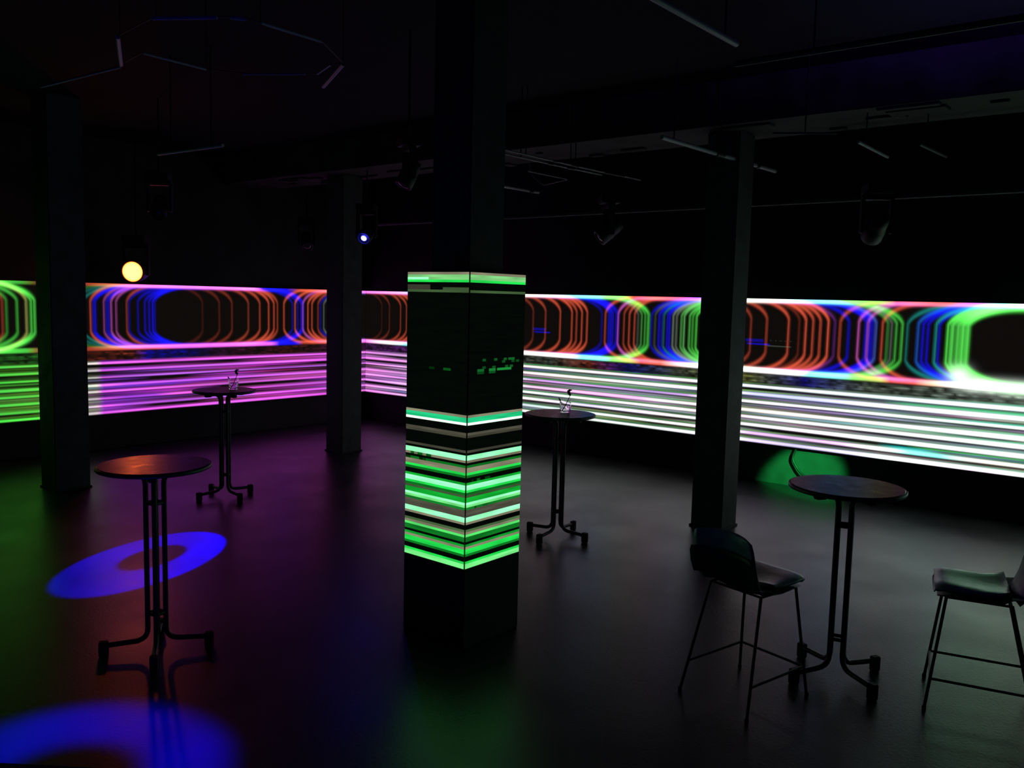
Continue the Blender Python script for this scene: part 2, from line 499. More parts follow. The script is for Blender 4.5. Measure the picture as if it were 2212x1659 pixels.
botR = [(8, PINK * 1.3), (7.3, WHITE * .9), (7.0, CYAN * .8), (5.0, WHITE), (4.4, W2), (3.65, W2), (3.45, CYAN), (3.1, CYAN), (2.95, LIME), (2.65, YEL), (2.5, ORANGE), (2.2, ORANGE * 1.2), (1.95, np.array([1.5, .9, .8])), (1.7, WHITE), (1.1, W2), (.4, W2), (.25, CYAN), (-.1, CYAN), (-.25, LIME), (-.55, YEL), (-.65, ORANGE), (-.9, ORANGE * 1.2), (-1.1, np.array([1.5, 1.0, .6])), (-1.3, W2), (-2.0, W2 * 1.2), (-6, CYAN)]
lineR = [(8, MAG + .25), (7, np.array([1.2, .6, 1.25])), (5.5, np.array([1.3, 1.2, 1.3])), (4.4, WHITE * .9), (3, WHITE), (1.7, WHITE), (1.0, WHITE), (-1.9, WHITE * 1.25), (-2.6, np.array([.9, 1.6, 1.4])), (-6, np.array([.3, 1.3, .9]))]
midR = [(8, np.array([.4, .15, .5])), (6, np.array([.5, .4, .6])), (4.4, np.array([.42, .38, .55])), (3, np.array([.28, .42, .42])), (1.7, np.array([.30, .42, .36])), (.5, np.array([.34, .36, .50])), (-1, np.array([.40, .50, .46])), (-1.9, np.array([.55, .75, .70])), (-6, np.array([.1, .6, .4]))]
gapR = [(8, DIMP), (7, DIMP * 1.5), (5, GREY * .4), (4, GREY * .5), (3.3, ORANGE * .3), (2.7, BLUE * .35), (2.0, GREY * .5), (1, YEL * .3), (.3, BLUE * .3), (-.4, GREY * .9), (-1.2, GREY * 1.6), (-1.9, GREY * 3), (-6, TEAL)]
frR = [(8, np.array([.35, .1, .4])), (6, np.array([.3, .25, .4])), (4.5, np.array([.10, .42, .14])), (2, np.array([.10, .40, .12])), (1.1, np.array([.22, .50, .15])), (.2, np.array([.2, .32, .2])), (-1.0, np.array([.25, .40, .30])), (-1.9, np.array([.15, .6, .35])), (-6, np.array([.05, .6, .3]))]
imgR = paint(sR, rowsA, RL, topR, botR, lineR, midR, frR, gapR, -1, (-1.9, .0122, .0098, 0, 3.2), [(2, 1.5, 4.6, np.array([.6, .35, .75])), (3, 2.2, 4.6, np.array([1, .55, .95])), (7, -.6, 1.2, np.array([.75, .6, 1.0])), (6, -.5, 1.2, np.array([.8, .5, .95])), (1, -.4, 1.2, np.array([.7, .7, 1.0])), (6, -1.5, -.6, np.array([.25, .9, .9])), (0, -2.2, -1.2, np.array([.9, 1.0, .9]))])
# teal and green streaks towards the right end
for ya, yb, r0, r1, cc in ((-.55, -1.25, .905, .925, np.array([.0, .45, .42])), (-.85, -2.2, .895, .905, np.array([.03, .35, .04])), (-.6, -2.3, .628, .640, np.array([.02, .35, .12])), (-1.1, -2.2, .70, .712, np.array([.0, .30, .25]))):
    f_ = np.clip((ya - sR) / .25, 0, 1) * np.clip((sR - yb) / .25, 0, 1)
    r_ = np.exp(-((rowsA - (r0 + r1) / 2) / ((r1 - r0) * .6)) ** 4)
    imgR += r_[:, None, None] * f_[None, :, None] * cc[None, None, :]


def blob(img, s, rows, s0, s1, r0, r1, col):
    """small block of picture content"""
    ss = np.clip((s - min(s0, s1)) / 0.02, 0, 1) * np.clip((max(s0, s1) - s) / 0.02, 0, 1)
    rr = np.clip((rows - r0) / 0.006, 0, 1) * np.clip((r1 - rows) / 0.006, 0, 1)
    img += rr[:, None, None] * ss[None, :, None] * col[None, None, :]


for yy in (4.3, 1.03):        # the dim blue caption-like bars inside the dark loops
    blob(imgR, sR, rowsA, yy, yy - .30, .305, .318, BLUE * .6)
    blob(imgR, sR, rowsA, yy + .02, yy - .22, .275, .30, BLUE * .22)
blob(imgR, sR, rowsA, .78, .47, .315, .325, GREY * .45)
for k in range(5):
    blob(imgR, sR, rowsA, .74 - k * .06, .71 - k * .06, .278, .288, GREY * .35)
# white flare at the right end of the lower rail
bx = np.clip((-1.25 - sR) / 0.25, 0, 1)[None, :] * np.exp(-((rowsA[:, None] - .485) / .035) ** 2)
bd = np.exp(-((sR[None, :] + 1.32) / .10) ** 2) * np.exp(-((rowsA[:, None] - .435) / .05) ** 2)
imgR += (bx * 1.2 + bd * .9)[..., None] * np.array([1, 1.15, 1])


def video_wall(label, side):
    e = empty('video_wall', (XW if side == 'R' else (XW - 3.2) / 2, YW if side == 'L' else 1.0, 0))
    tag(e, label, 'video wall')
    if side == 'L':
        s, img = sL, imgL
        P = np.stack(np.broadcast_arrays(s[None, :], np.full((1, 1), YW), (ZT - rowsA * H)[:, None]), -1)
        # outward normal must face -Y
        lo, hi = (s[0], YW + 0.002, ZB), (s[-1] + 0.0, YW + WT, ZT)
    else:
        s, img = sR[::-1], imgR[:, ::-1]
        P = np.stack(np.broadcast_arrays(np.full((1, 1), XW), s[None, :], (ZT - rowsA * H)[:, None]), -1)
        lo, hi = (XW + 0.002, s[-1], ZB), (XW + WT, s[0] + WT, ZT)
    off = np.array(e.location)
    led_mesh('display', 'led_wall_pixels', e, P - off, P.shape[0], P.shape[1], np.ascontiguousarray(img))
    MB().box([lo[i] - off[i] for i in range(3)], [hi[i] - off[i] for i in range(3)]).build('cabinet_body', 'led_body', e)
    return e


video_wall('left video wall with magenta stripes below orange and blue loops', 'L')
video_wall('right video wall with white stripes below repeating orange, blue and green loops', 'R')

# ------------------------------------------------------------------ the LED-clad pillar
PS = 0.5275
PZB, PZT = 0.506, 2.2894
pil = empty('led_pillar', (PS / 2, PS / 2, 0))
tag(pil, 'square pillar clad in green striped LED panels in the middle of the room', 'pillar')
MB().box((-.16, -.16, PZT), (.16, .16, CEIL), 0.008).build('shaft', 'pillar_paint', pil)
MB().box((-PS / 2, -PS / 2, 0), (PS / 2, PS / 2, PZB - .004), 0.004).build('base_cladding', 'black_cladding', pil)
MB().box((-PS / 2 + .012, -PS / 2 + .012, PZB - .004), (PS / 2 - .012, PS / 2 - .012, PZT), 0.0).build('cabinet_body', 'led_body', pil)
NR, NC = 118, 34
TAN, TAN2, GD, GM, GB = lin(150, 145, 118), lin(88, 86, 72), lin(12, 105, 30), lin(20, 190, 55), np.array([.02, .95, .10])
LG, WG, WT_, TL, GT = np.array([.22, 1.0, .28]), np.array([.45, 1.5, .75]), np.array([1.4, 1.9, 1.5]), np.array([.02, .75, .28]), lin(70, 100, 60)
K = np.array([.0015, .003, .002])
bands = []
for y0, y1, c in ((130, 165, TAN), (165, 195, LG * .7 + TAN * .4), (195, 235, GB), (235, 312, K), (312, 336, GT), (336, 1545, K), (1545, 1577, TAN), (1577, 1607, TL), (1607, 1652, WT_)):
    bands.append((560 + y0 / 4.609, 560 + y1 / 4.609, c))
for y0, y1, c in ((240, 300, K), (300, 325, TAN2), (325, 356, TAN2 * .7), (356, 450, K), (450, 476, TAN2 * .7), (476, 508, K), (508, 541, WG), (541, 570, TAN * .8), (570, 602, K), (602, 627, GD * 1.3), (627, 656, TAN), (656, 692, GB), (692, 720, GD * 1.6), (720, 752, K), (752, 786, GM), (786, 815, WG), (815, 836, GB), (836, 862, GD * 1.3), (862, 896, TAN2 * .6 + GD * .4), (896, 930, GM), (930, 957, WG), (957, 986, LG), (986, 1012, GD * 1.8), (1012, 1040, TAN2), (1040, 1072, TAN2 * .8), (1072, 1116, WG * 1.05), (1116, 1146, TAN), (1146, 1176, K), (1176, 1200, GT * 1.4), (1200, 1226, TAN * .9), (1226, 1262, GB + .1), (1262, 1290, GD * 1.5), (1290, 1322, K), (1322, 1346, GM * .8), (1346, 1376, TAN), (1376, 1406, GB), (1406, 1440, GD * 1.6), (1440, 1472, K), (1472, 1508, GB), (1508, 1556, LG * 1.15)):
    bands.append((860 + y0 / 4.147, 860 + y1 / 4.147, c))
frac = lambda y: (y - 588.0) / (1233.5 - 588.0)


def pillar_face(seed, side):
    r = np.random.default_rng(seed)
    im = np.zeros((NR, NC, 3)) + K
    for y0, y1, c in bands:
        a0, a1 = frac(y0) * NR, frac(y1) * NR
        for i in range(NR):
            cov = max(0.0, min(i + 1, a1) - max(i, a0))
            if cov > 0.5:
                # runs of slightly different brightness along the stripe, as on the panels
                runs = np.interp(np.arange(NC), np.linspace(0, NC, 6), r.uniform(.72, 1.12, 6))
                im[i] = c[None, :] * runs[:, None]
    # glitchy dark cells in some stripes
    for i in range(int(.53 * NR), int(.80 * NR)):
        if r.random() < .22:
            j = 0
            end = int(r.uniform(.3, .75) * NC)
            while j < end:
                w = int(r.integers(1, 4))
                if r.random() < .5 and im[i].max() < .4:
                    im[i, j:j + w] = GD * r.uniform(.1, 1.0)
                j += w
    return im


def glitch_right(im):
    rows = {int(frac(777) * NR): [(15, 16, .35), (21, 22, .4), (24, 25, .5), (26, 27, .5), (8, 9, .3)], int(frac(784) * NR): [(20, 21, .3), (26, 27, .25), (29, 30, .25)],
            int(frac(792) * NR): [(8, 9, .25), (14, 15, .3), (22, 23, .35), (25, 26, .4)], int(frac(800) * NR): [(5, 8, .5), (12, 15, .8), (17, 25, 1.0)], int(frac(804) * NR): [(5, 8, .2), (12, 15, .3)]}
    for i, cells in rows.items():
        for j0, j1, k in cells:
            im[i, j0:j1 + 1] = lin(30, 150, 60) * k
    return im


faces_led = []
for k in range(4):
    im = pillar_face(11 + k, k)
    if k == 0:          # face towards -X: seen on the left
        i0 = int(frac(628) * NR)
        im[i0 - 1, 20:34] = GT * .8
        im[i0 - 2:i0, 0:13] = TAN2 * .5
        im[int(frac(600) * NR), 0:12] = WG
        im[int(frac(799) * NR), 21:25] = GD * .7
        im[int(frac(796) * NR), 13:16] = GD * .2
    if k == 1:
        im = glitch_right(im)
    faces_led.append(im)


def pillar_display(k):
    im = faces_led[k]
    # columns run left to right as seen from outside the face
    h2 = PS / 2
    m = 0.006
    rowz = np.linspace(PZT, PZB, NR + 1)
    t = np.linspace(-h2 + m, h2 - m, NC + 1)
    if k == 0:
        pt = lambda a, z: (-h2, -a, z)       # outward -X
    elif k == 1:
        pt = lambda a, z: (a, -h2, z)        # outward -Y
    elif k == 2:
        pt = lambda a, z: (h2, a, z)
    else:
        pt = lambda a, z: (-a, h2, z)
    vs, fs, cols = [], [], []
    for z in rowz:
        for a in t:
            vs.append(pt(a, z))
    for i in range(NR):
        for j in range(NC):
            q = i * (NC + 1) + j
            fs.append((q, q + NC + 1, q + NC + 2, q + 1))
            cols += [(*im[i, j], 1.0)] * 4
    me = bpy.data.meshes.new('display_panel')
    me.from_pydata(vs, [], fs)
    at = me.color_attributes.new('led', 'FLOAT_COLOR', 'CORNER')
    at.data.foreach_set('color', np.array(cols, np.float32).reshape(-1))
    me.materials.append(MATS['led_pillar_pixels'])
    me.update()
    o = bpy.data.objects.new('display_panel', me)
    C.objects.link(o)
    o.parent = pil


for k in range(4):
    pillar_display(k)

# ------------------------------------------------------------------ bar tables
TH, TR = 1.13, 0.314


def make_table():
    e = empty('bar_table')
    z0 = TH - 0.028
    MB().lathe([(TR - .012, z0), (TR - .002, z0 + .006), (TR, z0 + .014), (TR - .002, z0 + .022), (TR - .010, TH)], 56).build('table_top', 'table_laminate', e)
    top = MB().lathe([(TR + .001, z0 + .005), (TR + .004, z0 + .009), (TR + .004, z0 + .021), (TR + .001, z0 + .025)], 56)
    top.build('edge_band', 'table_edge', e)
    for k in range(4):
        a = math.pi / 2 * k
        ca, sa = math.cos(a), math.sin(a)
        ri = 0.050
        pts = [(.20, z0 - .018), (ri, z0 - .018), (ri, .075), (.29, .062)]
        path = fillet([(r * ca, r * sa, z) for r, z in pts], 0.075, 7)
        lg = MB().tube(path, 0.0155, 10).build('leg', 'black_tube', e)
        fp = MB()
        fp.box((.265, -.021, 0), (.318, .021, .088), 0.006, Matrix.Rotation(a, 4, 'Z'))
        fp.build('foot_pad', 'rubber', lg)
        up = MB()
        up.box((.150, -.022, z0 - .040), (.215, .022, z0 + .001), 0.005, Matrix.Rotation(a, 4, 'Z'))
        up.build('top_pad', 'rubber', lg)
    for z in (0.90, 0.235):
        br = MB()
        for k in range(4):
            a0, a1 = math.pi / 2 * k, math.pi / 2 * (k + 1)
            br.tube([(.05 * math.cos(a0), .05 * math.sin(a0), z), (.05 * math.cos(a1), .05 * math.sin(a1), z)], 0.011, 8)
        br.build('brace', 'black_tube', e)
    return e


table0 = make_table()
for i, (x, y, a, lab) in enumerate((
        (1.19, -1.84, 60, 'round black bar table between the two counter stools, nothing on it'),
        (-1.24, 1.33, 148, 'empty round black bar table with an orange gleam on top, over the blue ring'),
        (2.44, 1.10, 5, 'round black bar table with a glass, behind the green LED pillar'),
        (1.22, 4.52, -3, 'round black bar table with a glass, in front of the magenta screen'))):
    t = table0 if i == 0 else copy_tree(table0)
    t.location = (x, y, 0)
    t.rotation_euler = (0, 0, math.radians(a))
    tag(t, lab, 'table', 'bar tables around the room')

# ------------------------------------------------------------------ counter stools
SH = 0.655


def make_stool():
    e = empty('counter_stool')

    def sheet(prof, thick, name, mat, parent):
        """prof: list of (x, z, half width, curl) along the centre line; swept sideways into a padded sheet"""
        n = 17
        front, back = [], []
        m = len(prof)
        for i, (x, z, hw, curl) in enumerate(prof):
            a = Vector(prof[max(0, i - 1)][:2])
            b = Vector(prof[min(m - 1, i + 1)][:2])
            tg = (b - a).normalized()
            nr = Vector((-tg.y, tg.x))          # in the x-z plane, towards the sitter
            if nr.y < 0 and abs(tg.x) > abs(tg.y):
                nr = -nr
            rowf, rowb = [], []
            for j in range(n):
                s = -1 + 2 * j / (n - 1)
                th = thick * (1 - abs(s) ** 6 * .75) * (0.35 if i in (0, m - 1) else 1.0)
                c = curl * s * s
                px, pz = x + nr.x * c, z + nr.y * c
                rowf.append((px + nr.x * th / 2, s * hw, pz + nr.y * th / 2))
                rowb.append((px - nr.x * th / 2, s * hw, pz - nr.y * th / 2))
            front.append(rowf)
            back.append(rowb)
        vs = [v for r in front for v in r] + [v for r in back for v in r]
        o = m * n
        fs = []
        for i in range(m - 1):
            for j in range(n - 1):
                q = i * n + j
                fs.append((q, q + n, q + n + 1, q + 1))
                fs.append((o + q, o + q + 1, o + q + n + 1, o + q + n))
        for i in range(m - 1):
            q = i * n
            fs.append((q, o + q, o + q + n, q + n))
            q = i * n + n - 1
            fs.append((q, q + n, o + q + n, o + q))
        for j in range(n - 1):
            fs.append((j, j + 1, o + j + 1, o + j))
            q = (m - 1) * n + j
            fs.append((q, o + q, o + q + 1, q + 1))
        return MB().add(vs, fs, True).build(name, mat, parent)

    seat = [(.215, SH - .022, .165, .0), (.205, SH - .004, .185, .004), (.17, SH + .002, .200, .008), (.08, SH - .006, .207, .016), (-.02, SH - .014, .210, .022), (-.10, SH - .010, .210, .028), (-.145, SH + .008, .207, .034)]
    sheet(seat, 0.055, 'seat', 'stool_vinyl', e)
    back = [(-.150, SH + .000, .205, .036), (-.178, SH + .040, .205, .042), (-.198, SH + .10, .204, .048), (-.212, SH + .165, .200, .050), (-.226, SH + .235, .196, .050), (-.236, SH + .278, .186, .048), (-.240, SH + .292, .168, .046)]
    sheet(back, 0.032, 'backrest', 'stool_vinyl', e)
    shell = [(.200, SH - .038, .170, .0), (.10, SH - .042, .195, .014), (-.02, SH - .050, .205, .020), (-.11, SH - .046, .213, .026), (-.165, SH - .018, .217, .034), (-.200, SH + .040, .218, .042), (-.222, SH + .10, .217, .048), (-.236, SH + .160, .212, .050), (-.243, SH + .190, .200, .050)]
    sheet(shell, 0.014, 'outer_shell', 'stool_shell', e)
    tops = {(1, 1): (.155, .165), (1, -1): (.155, -.165), (-1, 1): (-.150, .165), (-1, -1): (-.150, -.165)}
    feet = {(1, 1): (.225, .225), (1, -1): (.225, -.225), (-1, 1): (-.300, .225), (-1, -1): (-.300, -.225)}
    zr = 0.17
    zt = SH - .046
    at = {}
    for k in tops:
        tx, ty = tops[k]
        fx, fy = feet[k]
        lg = MB().tube([(tx, ty, zt + .01), (fx, fy, 0.006)], 0.0085, 8).build('leg', 'stool_metal', e)
        MB().lathe([(.010, 0), (.011, .004), (.011, .018), (.009, .022)], 10, Matrix.Translation((fx, fy, 0))).build('foot_cap', 'rubber', lg)
        w = 1 - zr / zt
        at[k] = Vector((tx + (fx - tx) * w, ty + (fy - ty) * w, zr))
    for a, b in (((-1, 1), (1, 1)), ((1, 1), (1, -1)), ((1, -1), (-1, -1))):
        MB().tube([at[a], at[b]], 0.0075, 8).build('foot_rail', 'stool_metal', e)
    fr = MB()
    ks = [(1, 1), (1, -1), (-1, -1), (-1, 1)]
    for i in range(4):
        a, b = tops[ks[i]], tops[ks[(i + 1) % 4]]
        fr.tube([(a[0], a[1], zt + .006), (b[0], b[1], zt + .006)], 0.007, 8)
    fr.build('under_frame', 'stool_metal', e)
    return e


stool0 = make_stool()
for i, (x, y, a, lab) in enumerate((
        (0.66, -1.54, -13, 'dark low backed counter stool seen from behind, left of the bar table'),
        (1.382, -2.506, 104, 'dark counter stool cut by the right edge, its seat catching light'))):
    s_ = stool0 if i == 0 else copy_tree(stool0)
    s_.location = (x, y, 0)
    s_.rotation_euler = (0, 0, math.radians(a))
    tag(s_, lab, 'stool', 'counter stools at the bar table')

# ------------------------------------------------------------------ drinks on two of the tables


def make_drink(loc, lab, rz):
    e = empty('drinking_glass', loc, rz)
    tag(e, lab, 'glass', 'drinks left on the bar tables')
    k = 1.12
    outer = [(.034, 0), (.036, 0), (.0395, .0015), (.0402, .004), (.0405, .007), (.043, .030), (.046, .070), (.0468, .101), (.0469, .1035), (.0466, .1048)]
    inner = [(.0450, .1048), (.0447, .1035), (.0446, .101), (.0438, .070), (.0408, .030), (.0385, .018), (.0372, .0150), (.035, .0140), (.030, .0136), (.0, .012)]
    MB().lathe([(r * k, z * k) for r, z in outer + inner[:-1]] + [(.001, .0125 * k)], 28).build('tumbler', 'glass', e)
    MB().lathe([(.001, .0142 * k), (.030 * k, .0142 * k), (.034 * k, .0145 * k), (.0365 * k, .0165 * k), (.0372 * k, .019 * k), (.0400 * k, .031 * k), (.0424 * k, .060 * k), (.0427 * k, .0635 * k), (.0424 * k, .0645 * k), (.041 * k, .065 * k), (.001, .065 * k)], 28).build('drink', 'liquid', e)
    MB().tube(fillet([(-.020, .004, .022), (.036, -.006, .150), (.050, -.008, .175)], .012, 4), 0.0032, 7).build('straw', 'straw', e)
    g = MB()
    g.tube([(-.046, .0, .108), (-.056, .004, .126), (-.062, .006, .136)], [.007, .006, .002], 6)
    g.build('garnish', 'garnish', e)
    g = MB()
    g.tube([(.040, -.006, .158), (.030, -.004, .178), (.024, -.002, .196), (.034, .0, .206), (.056, .002, .208)], [.006, .014, .014, .010, .003], 8)
    g.build('garnish', 'garnish', e)
    return e


make_drink((2.50, 1.09, TH), 'short glass with straw and garnish on the table behind the LED pillar', math.radians(-50))
make_drink((1.29, 4.46, TH), 'short glass with garnish on the table before the magenta screen', math.radians(-50))

# ------------------------------------------------------------------ ceiling pipes, tubes and hexagon frame


def hang(pts, r, parent, wires=True, mat='pale_tube', name='tube_section'):
    MB().tube(pts, r, 8).build(name, mat, parent)
    if wires:
        mid = (Vector(pts[0]) + Vector(pts[-1])) / 2
        o = MB().tube([mid, (mid.x, mid.y, CEIL + .0)], 0.0025, 5)
        o.build('suspension_wire', 'cable_black', parent)


hexf = tag(empty('hexagon_tube_frame', (-.9, 1.2, CEIL)), 'unlit frame of thin tubes in joined hexagons hanging upper left', 'light frame')
ZF = 3.45
for a, b, r in (((-1.246, 2.704), (-1.188, 1.752), .008), ((-1.492, 1.158), (-1.21, 1.695), .012), ((-1.258, 1.343), (-.862, 1.364), .007), ((-1.54, .708), (-1.362, .431), .009), ((-1.325, .379), (-1.264, .34), .009), ((-1.187, .327), (-.819, .331), .008), ((-.472, .578), (-.195, 1.11), .013), ((-.672, 1.272), (-.455, .951), .007), ((-.413, .889), (-.501, .654), .006)):
    hang([(a[0] + .9, a[1] - 1.2, ZF - CEIL), (b[0] + .9, b[1] - 1.2, ZF - CEIL)], r, hexf, False)
for a, b in (((-1.188, 1.752), (-1.21, 1.695)), ((-1.492, 1.158), (-1.54, .708)), ((-1.362, .431), (-1.325, .379)), ((-1.264, .34), (-1.187, .327)), ((-.819, .331), (-.472, .578)), ((-.862, 1.364), (-.672, 1.272)), ((-.455, .951), (-.413, .889)), ((-.501, .654), (-.472, .578)), ((-1.258, 1.343), (-1.21, 1.695))):
    MB().tube([(a[0] + .9, a[1] - 1.2, ZF - CEIL + .004), (b[0] + .9, b[1] - 1.2, ZF - CEIL + .004)], .003, 6).build('dark_connector', 'cable_black', hexf)
for x, y in ((-1.2, 1.72), (-1.5, .75), (-1.19, .33), (-.472, .578), (-.86, 1.36)):
    MB().tube([(x + .9, y - 1.2, ZF - CEIL), (x + .9, y - 1.2, 0)], .0025, 5).build('suspension_wire', 'cable_black', hexf)


def pipe_run(label, segs, r, z, mat='pale_tube', hangers=(), clamps=True, group='hanging pipes under the ceiling'):
    """a straight pipe in lit sections joined by dark clamps"""
    o = Vector(((segs[0][0][0] + segs[-1][1][0]) / 2, (segs[0][0][1] + segs[-1][1][1]) / 2, z))
    e = tag(empty('ceiling_pipe', o), label, 'pipe', group)
    for a, b_ in segs:
        MB().tube([(a[0] - o.x, a[1] - o.y, 0), (b_[0] - o.x, b_[1] - o.y, 0)], r, 10).build('pipe_section', mat, e)
    for i in range(len(segs) - 1):
        p, q = segs[i][1], segs[i + 1][0]
        MB().tube([(p[0] - o.x, p[1] - o.y, 0), (q[0] - o.x, q[1] - o.y, 0)], r * 1.5, 10).build('clamp', 'cable_black', e)
    for hx, hy in hangers:
        MB().tube([(hx - o.x, hy - o.y, 0), (hx - o.x, hy - o.y, CEIL - z)], .006, 6).build('hanger_rod', 'cable_black', e)
    return e


pipe_run('thin pale pipe running away at the top edge, right of centre', [((-1.6, -1.4), (.43, -1.4))], .016, 3.45, hangers=((-1.2, -1.4), (.3, -1.4)))
pipe_run('pale pipe in three sections left of the bare right pillar top', [((2.41, .16), (3.33, .145)), ((3.46, .14), (4.13, .124)), ((4.17, .123), (4.55, .114))], .018, 3.45, hangers=((2.6, .157), (3.39, .14)))
pipe_run('long thin double rail just right of the LED pillar top, upper rail', [((1.9, 1.70), (3.021, 1.70)), ((3.089, 1.70), (3.33, 1.70)), ((3.437, 1.70), (3.904, 1.69)), ((4.235, 1.66), (4.568, 1.66))], .008, 3.47, mat='dull_steel', hangers=((2.6, 1.70), (3.39, 1.70)), group='double rail')
pipe_run('long thin double rail just right of the LED pillar top, lower rail', [((1.9, 1.76), (3.021, 1.76)), ((3.089, 1.76), (3.33, 1.76)), ((3.437, 1.75), (3.904, 1.73))], .008, 3.45, mat='dull_steel', hangers=((2.6, 1.76), (3.39, 1.76)), group='double rail')
pipe_run('short pale pipe emerging from behind the LED pillar top', [((3.3, 3.25), (4.612, 3.247)), ((4.664, 3.244), (4.78, 3.24))], .016, 3.45, hangers=((3.6, 3.25), (4.64, 3.247)))
pipe_run('short pale pipe stub, the left one above the right bar table', [((3.40, -1.05), (4.25, -1.03))], .013, 3.45, hangers=((3.3 + .3, -1.045),))
pipe_run('short pale pipe stub, the right one above the right bar table', [((3.75, -1.42), (4.46, -1.45))], .013, 3.45, mat='grey_pipe', hangers=((3.9, -1.43),))
pipe_run('thin dark rail just under the concrete beam at upper right', [((2.72, -.629), (2.974, -1.034))], .008, 3.45, mat='grey_pipe', hangers=((2.85, -.83),))
pipe_run('broad bluish pipe slanting across the upper right corner', [((.94, -1.15), (.955, -3.6))], .018, 3.5, mat='grey_pipe', hangers=((.945, -1.6), (.953, -3.2)))
pipe_run('violet tinted pipe hanging above the left pillar', [((0.12, 3.75), (0.18, 2.85))], .014, 3.3, mat='pale_tube', hangers=((.13, 3.55), (.17, 3.0)))
pipe_run('long grey lighting pipe along the right video wall', [((4.76, 6.2), (4.76, 3.6)), ((4.76, 3.6), (4.76, -1.0)), ((4.76, -1.0), (4.76, -5.2))], .024, 3.165, mat='grey_pipe', hangers=((4.76, 5.3), (4.76, 2.9), (4.76, .7), (4.76, -1.6), (4.76, -4)))
cab = MB()
cab.tube(fillet([(3.42, 2.33, 3.47), (4.02, 2.24, 3.45), (4.26, 2.77, 3.45), (4.3, 3.0, 3.60), (4.3, 3.05, CEIL)], .05, 5), .006, 6)
tag(cab.build('hanging_cable', 'dull_steel'), 'thin cable bent into a sharp V below the beam', 'cable')

# ------------------------------------------------------------------ stage lights
lens_mat('lens_orange', (32, 4.4, .42), (4.0, .16, .02), .13)
lens_mat('lens_blue', (6, 6, 150), (.05, .05, 20.0), .04)
lens_mat('lens_green', (.3, 3, .5), (.02, .8, .05), .04)
principled('lens_dark', (.05, .05, .055), .08, spec=.8)


def frame_to(d):
    d = Vector(d).normalized()
    q = d.to_track_quat('Z', 'Y')
    return q.to_matrix().to_4x4()


def stage_light(label, pos, aim, size=1.0, lens='lens_dark', lens_r=.05, top=CEIL, lens_bulge=.012):
    """moving head: clamp and base above, yoke, barrel with lens turned along aim"""
    pos = Vector(pos)
    e = tag(empty('moving_head_light', pos), label, 'stage light', 'stage lights hanging from the ceiling')
    d = Vector(aim).normalized()
    k = size
    base_z = .30 * k
    az = math.atan2(d.y, d.x)
    Rz = Matrix.Rotation(az, 4, 'Z')
    MB().box((-.11 * k, -.12 * k, base_z), (.11 * k, .12 * k, base_z + .09 * k), .012 * k, Rz).build('base', 'fixture_black', e)
    y = MB()
    for s in (-1, 1):
        y.box((-.035 * k, s * .128 * k - .014 * k, -.05 * k), (.035 * k, s * .128 * k + .014 * k, base_z - .03 * k), .006 * k, Rz)
    y.box((-.04 * k, -.142 * k, base_z - .05 * k), (.04 * k, .142 * k, base_z + .002), .006 * k, Rz)
    y.build('yoke', 'fixture_black', e)
    M = frame_to(d)
    R = max(.095 * k, lens_r * 1.08)
    L = .17 * k
    hd = MB().lathe([(R * .45, -L), (R * .8, -L * .92), (R * .92, -L * .5), (R * .92, -L * .1), (R, L * .0), (R, L * .75), (R * .98, L * .80), (max(lens_r * 1.02, R * .8), L * .80), (max(lens_r * 1.02, R * .8), L * .70)], 28, M).build('head', 'fixture_black', e)
    # lens with a stored radius so that its glow can fall off towards the rim
    n, rings = 32, 7
    vs, fs, rad = [], [], []
    for i in range(rings):
        f = i / (rings - 1)
        for j in range(n):
            a = 2 * math.pi * j / n
            p = Vector((lens_r * f * math.cos(a), lens_r * f * math.sin(a), L * .74 + lens_bulge * (1 - f * f)))
            vs.append(M @ p)
            rad.append(f)
    for i in range(rings - 1):
        for j in range(n):
            q, q2 = i * n + j, i * n + (j + 1) % n
            if i == 0:
                fs.append((q, q + n, q2 + n))
            else:
                fs.append((q, q + n, q2 + n, q2))
    mb = MB().add(vs, fs, True)
    ln = mb.build('lens', lens, hd)
    at = ln.data.attributes.new('radius', 'FLOAT', 'POINT')
    at.data.foreach_set('value', np.array(rad, np.float32))
    MB().tube([(0, 0, base_z + .08 * k), (0, 0, top - pos.z)], .010, 8).build('drop_pole', 'fixture_black', e)
    return e, pos + d * (L * .8 + .03)


